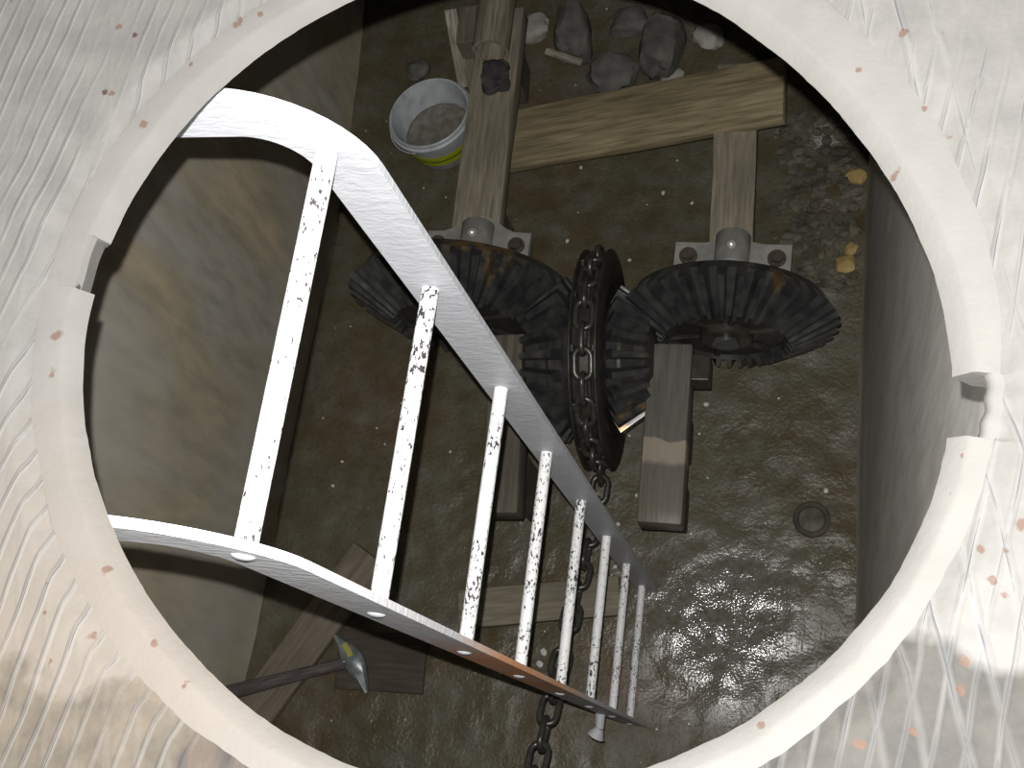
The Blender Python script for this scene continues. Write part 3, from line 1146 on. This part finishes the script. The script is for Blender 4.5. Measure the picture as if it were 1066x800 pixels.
lathe(bm, [(0.006, 0.022), (0.006, 0.0255), (0.0, 0.0265)], 12, 'Z', off=(-0.002, 0, 0))
obj('wedge_pin', bm, M['hammersteel'], hd, smooth=True)

# ------------------------------------------------------------ bucket
bp = at(461, 150, floor_z(-1.24, 1.85) + 0.01)
bz = 0.03
mw = Matrix.Translation(at(464, 150, bz)) @ Matrix.Rotation(R_(-4), 4, 'X') @ Matrix.Rotation(R_(-3), 4, 'Y')
bk = thing('bucket', 'white plastic bucket with a lime green label beside the left timber beam', 'bucket', mw)
BH, RB, RTP = 0.168, 0.107, 0.131
bm = bmesh.new()
lathe(bm, [(0.0, 0.0), (RB - 0.006, 0.0), (RB, 0.006), (RTP, BH), (RTP - 0.004, BH), (RB - 0.004, 0.010), (0.0, 0.006)], 64, 'Z')
auto(obj('shell', bm, M['plastic'], bk), 40)
bm = bmesh.new()
lathe(bm, [(RTP - 0.003, BH - 0.002), (RTP + 0.004, BH - 0.022), (RTP + 0.009, BH - 0.022), (RTP + 0.010, BH - 0.014), (RTP + 0.004, BH - 0.010), (RTP + 0.004, BH + 0.002), (RTP + 0.001, BH + 0.005), (RTP - 0.003, BH + 0.003)], 72, 'Z', closed=True)
auto(obj('rim', bm, M['plastic'], bk), 40)


def wrap(z0, z1, a0, a1, off):
    b2 = bmesh.new()
    n = 30
    rad = lambda z: RB + (RTP - RB) * (z - 0.006) / (BH - 0.006)
    grid = []
    for i in range(n + 1):
        a = R_(a0 + (a1 - a0) * i / n)
        grid.append([b2.verts.new(((rad(z) + o_) * math.cos(a), (rad(z) + o_) * math.sin(a), z)) for z, o_ in ((z0, 0.0002), (z0, off), (z1, off), (z1, 0.0002))])
    for p, q in zip(grid, grid[1:]):
        for k in range(4):
            b2.faces.new((p[k], q[k], q[(k + 1) % 4], p[(k + 1) % 4]))
    b2.faces.new(grid[0])
    b2.faces.new(grid[-1][::-1])
    return b2


lb = obj('label_band', wrap(0.036, 0.086, -128, 20, 0.0012), M['lime'], bk)
obj('label_stripe', wrap(0.058, 0.064, -126, 18, 0.0018), M['limedark'], lb)
bm = bmesh.new()                                         # wire handle folded down along the rim
hp = []
for k in range(25):
    a = R_(100 + 160 * k / 24)
    hp.append(Vector(((RTP + 0.014) * math.cos(a), (RTP + 0.014) * math.sin(a), BH - 0.018 - 0.020 * math.sin(math.pi * k / 24))))
for a, b2 in zip(hp, hp[1:]):
    cyl(bm, a, b2, 0.0022, 8)
obj('bail_handle', bm, M['plastic'], bk)
bm = bmesh.new()
lev = 0.070
rl_ = RB + (RTP - RB) * lev / BH - 0.0055
rings = [[(0, 0)]]
cv = bm.verts.new((0, 0, lev))
prev = None
for i in range(1, 13):
    ring = []
    for k in range(48):
        a = 2 * math.pi * k / 48
        r = rl_ * i / 12
        x, y = r * math.cos(a), r * math.sin(a)
        z = lev + 0.004 * mnoise.noise(Vector((x * 40, y * 40, 1))) + 0.02 * y
        ring.append(bm.verts.new((x, y, z)))
    for k in range(48):
        if prev is None:
            bm.faces.new((cv, ring[k], ring[(k + 1) % 48]))
        else:
            bm.faces.new((prev[k], ring[k], ring[(k + 1) % 48], prev[(k + 1) % 48]))
    prev = ring
bt = [bm.verts.new((RB * 0.93 * math.cos(2 * math.pi * k / 48), RB * 0.93 * math.sin(2 * math.pi * k / 48), 0.012)) for k in range(48)]
for k in range(48):
    bm.faces.new((prev[k], bt[k], bt[(k + 1) % 48], prev[(k + 1) % 48]))
bm.faces.new(bt[::-1])
tag(obj('slurry', bm, M['slurry'], smooth=True, mw=mw), 'grey-brown slurry half filling the white bucket', 'slurry', kind='stuff')


# ------------------------------------------------------------ stones and small things
def stone_bm(sx, sy, sz, seed, sub=3, rough=0.35):
    bm = bmesh.new()
    bmesh.ops.create_icosphere(bm, subdivisions=sub, radius=1.0)
    for v in bm.verts:
        p = v.co.normalized()
        k = 1 + rough * mnoise.noise(p * 1.3 + Vector((seed, seed * 2, 0))) + rough * 0.35 * mnoise.noise(p * 3.5 + Vector((seed, 0, seed)))
        q = p * k
        m = max(abs(q.x), abs(q.y), abs(q.z))
        q = q * (0.75 + 0.25 / max(m, 0.3))              # a little blocky
        v.co = Vector((q.x * sx, q.y * sy, q.z * sz))
    return bm


def rock(u, v, sx, sy, sz, mat, label, seed, rot=0, group='stones of the rubble heap', sub=3):
    p = at(u, v, 0.10)
    p.z = floor_z(p.x, p.y)
    p = at(u, v, p.z + sz * 0.5)
    z = floor_z(p.x, p.y) + sz * 0.55
    mw_ = Matrix.Translation((p.x, p.y, z)) @ Matrix.Rotation(R_(rot), 4, 'Z')
    return tag(auto(obj('stone', stone_bm(sx, sy, sz, seed, sub), mat, mw=mw_), 28), label, 'stone', group)


rock(557, 30, .050, .044, .036, M['palerock'], 'small pale stone right of the left timber beam, near its far end', 1.2, 20)
rock(597, 36, .062, .110, .070, M['rock'], 'upright grey block of stone second from the left in the rubble', 2.9, 10)
rock(637, 78, .082, .062, .050, M['rock'], 'rounded grey stone lying just behind the plank middle', 4.4, 0)
rock(690, 50, .066, .105, .075, M['rock'], 'tall grey stone with a pale lower tip behind the plank', 6.1, -8)
rock(700, 80, .038, .018, .020, M['palerock'], 'thin pale stone chip between tall grey stone and plank', 7.7, 15)
rock(737, 40, .052, .036, .034, M['palerock'], 'pale wedge-shaped stone near the right end of the plank', 9.3, -25)
rock(655, 24, .065, .045, .038, M['rock'], 'broad grey stone at the far edge of the rubble heap', 12.3, 5)
rock(502, 22, .034, .052, .045, M['palerock'], 'small pale stone left of the left timber beam, beside the square block', 15.3, 5)
rock(436, 74, .040, .035, .028, M['rock'], 'small dark stone on the mud behind the white bucket', 17.9, 30)
rock(880, 277, .030, .025, .020, M['ochre'], 'ochre pebble nearest the right gear, by the right wall', 21.0, 10, 'ochre pebbles in the gravel')
rock(886, 260, .022, .018, .016, M['ochre'], 'small ochre pebble just behind the nearest ochre pebble', 22.0, 40, 'ochre pebbles in the gravel')
rock(891, 183, .026, .030, .020, M['ochre'], 'farthest ochre pebble in the gravel by the right wall', 23.0, 70, 'ochre pebbles in the gravel')

# pale twig-like splinter among the stones
sp = board_obj('wood_splinter', M['lath'], (568, 52, 606, 64), 0.20, 0.19, 0.014, 0.022, 0.004, 0.003, 71)
tag(sp, 'thin pale wood splinter among the stones behind the plank', 'splinter')
la = board_obj('lath', M['lath'], (469, 10, 484, 92), 0.30, 0.12, 0.014, 0.040, 0.006, 0.002, 61)
tag(la, 'whitish flaking lath leaning behind the white bucket', 'lath')
lb2 = board_obj('lath', M['board'], (484, 40, 493, 96), 0.22, 0.12, 0.014, 0.034, 0.004, 0.002, 64)
tag(lb2, 'grey lath squeezed between the flaking lath and the left timber beam', 'lath')
sb = board_obj('timber_block', M['board'], (487, 6, 484, 44), 0.27, 0.27, 0.09, 0.062, 0.002, 0.003, 66)
tag(sb, 'small square-cut dark timber block lying on the laths', 'timber block')

# pipe stub and black rag on the left beam
mwb = tl.matrix_world
bm = bmesh.new()
xs = -tl.dimensions.x / 2
LB = tl.dimensions.x
xpix = (at(512, 55, LT + 0.05) - mwb.translation).dot(mwb.to_3x3() @ Vector((1, 0, 0)))
lathe(bm, [(0.046, -LB / 2 - 0.05), (0.056, -LB / 2 - 0.05), (0.056, xpix), (0.046, xpix)], 32, 'X', closed=True)
mwp = mwb @ Matrix.Translation((0, 0, 0.057))
tag(auto(obj('pipe', bm, M['beam'], mw=mwp), 40), 'pale round pipe lying along the far end of the left timber beam', 'pipe')
rg = stone_bm(0.052, 0.042, 0.022, 33.0, 4, 0.7)
for v in rg.verts:
    v.co.z += 0.010 * mnoise.noise(v.co * 40)
tag(obj('rag', rg, M['rag'], smooth=True, mw=mwb @ Matrix.Translation((xpix + 0.055, 0.012, 0.018))), 'crumpled black rag on the left timber beam, against the pipe end', 'rag')

# gravel by the right wall, uncountable
bm = bmesh.new()
for k in range(620):
    u, v = random.uniform(806, 912), random.uniform(118, 300)
    p = at(u, v, 0.06)
    if p.x > XR - 0.03 or random.random() > 0.25 + 0.75 * (u - 806) / 100:
        continue
    s = random.choice((.008, .010, .012, .016, .020))
    b0 = len(bm.verts)
    r = bmesh.ops.create_icosphere(bm, subdivisions=1, radius=s)
    z = floor_z(p.x, p.y) + s * 0.25
    sq = (random.uniform(.8, 1.3), random.uniform(.8, 1.3), random.uniform(.5, .8))
    for q in r['verts']:
        n = 1 + 0.35 * mnoise.noise(q.co * 60 + Vector((k, 0, 0)))
        q.co = Vector((q.co.x * sq[0] * n + p.x, q.co.y * sq[1] * n + p.y, q.co.z * sq[2] * n + z))
tag(obj('gravel', bm, M['gravel']), 'loose wet gravel heaped along the right wall', 'gravel', kind='stuff')

# pale chips strewn on the mud
cm = stone_bm(.0070, .0055, .0045, 3.3, 1, 0.4)
c0 = None
spots = [(565, 679), (561, 691), (607, 583), (525, 405), (345, 505), (355, 480), (468, 470), (605, 520), (643, 545), (662, 515), (430, 640), (560, 620),
         (520, 700), (590, 715), (715, 430), (735, 420), (712, 545), (640, 590), (860, 510), (690, 200), (640, 290), (655, 270), (590, 250), (720, 210), (605, 175)]
for i, (u, v) in enumerate(spots):
    p = at(u, v, 0.01)
    z = floor_z(p.x, p.y) + 0.002
    if c0 is None:
        o = c0 = obj('stone_chip', cm, M['chip'])
    else:
        o = c0.copy()
        C.objects.link(o)
    s = random.uniform(0.7, 1.25)
    o.matrix_world = Matrix.Translation((p.x, p.y, z)) @ Matrix.Rotation(random.uniform(0, 6), 4, 'Z') @ Matrix.Scale(s if i > 1 else 1.7, 4)
    tag(o, ('upper of two larger white chips beside the chain, below the pale floor plank' if i == 0 else
            'lower of two larger white chips beside the chain, below the pale floor plank' if i == 1 else
            'tiny whitish stone chip strewn on the dark wet mud'), 'stone chip', 'whitish chips on the mud')

# dark round cap sunk in the floor near the right wall
p = at(845, 541, 0.01)
zc = floor_z(p.x, p.y)
t = thing('drain_cap', 'dark round drain cap sunk in the mud near the right wall', 'drain cap', Matrix.Translation((p.x, p.y, zc)))
bm = bmesh.new()
lathe(bm, [(0.034, -0.01), (0.050, -0.01), (0.050, 0.010), (0.046, 0.014), (0.038, 0.014), (0.034, 0.010)], 36, 'Z', closed=True)
auto(obj('ring', bm, M['rubber'], t), 35)
bm = bmesh.new()
lathe(bm, [(0.0, -0.010), (0.034, -0.010), (0.034, 0.004), (0.012, 0.007), (0.0, 0.007)], 36, 'Z')
auto(obj('disc', bm, M['gravel'], t), 35)
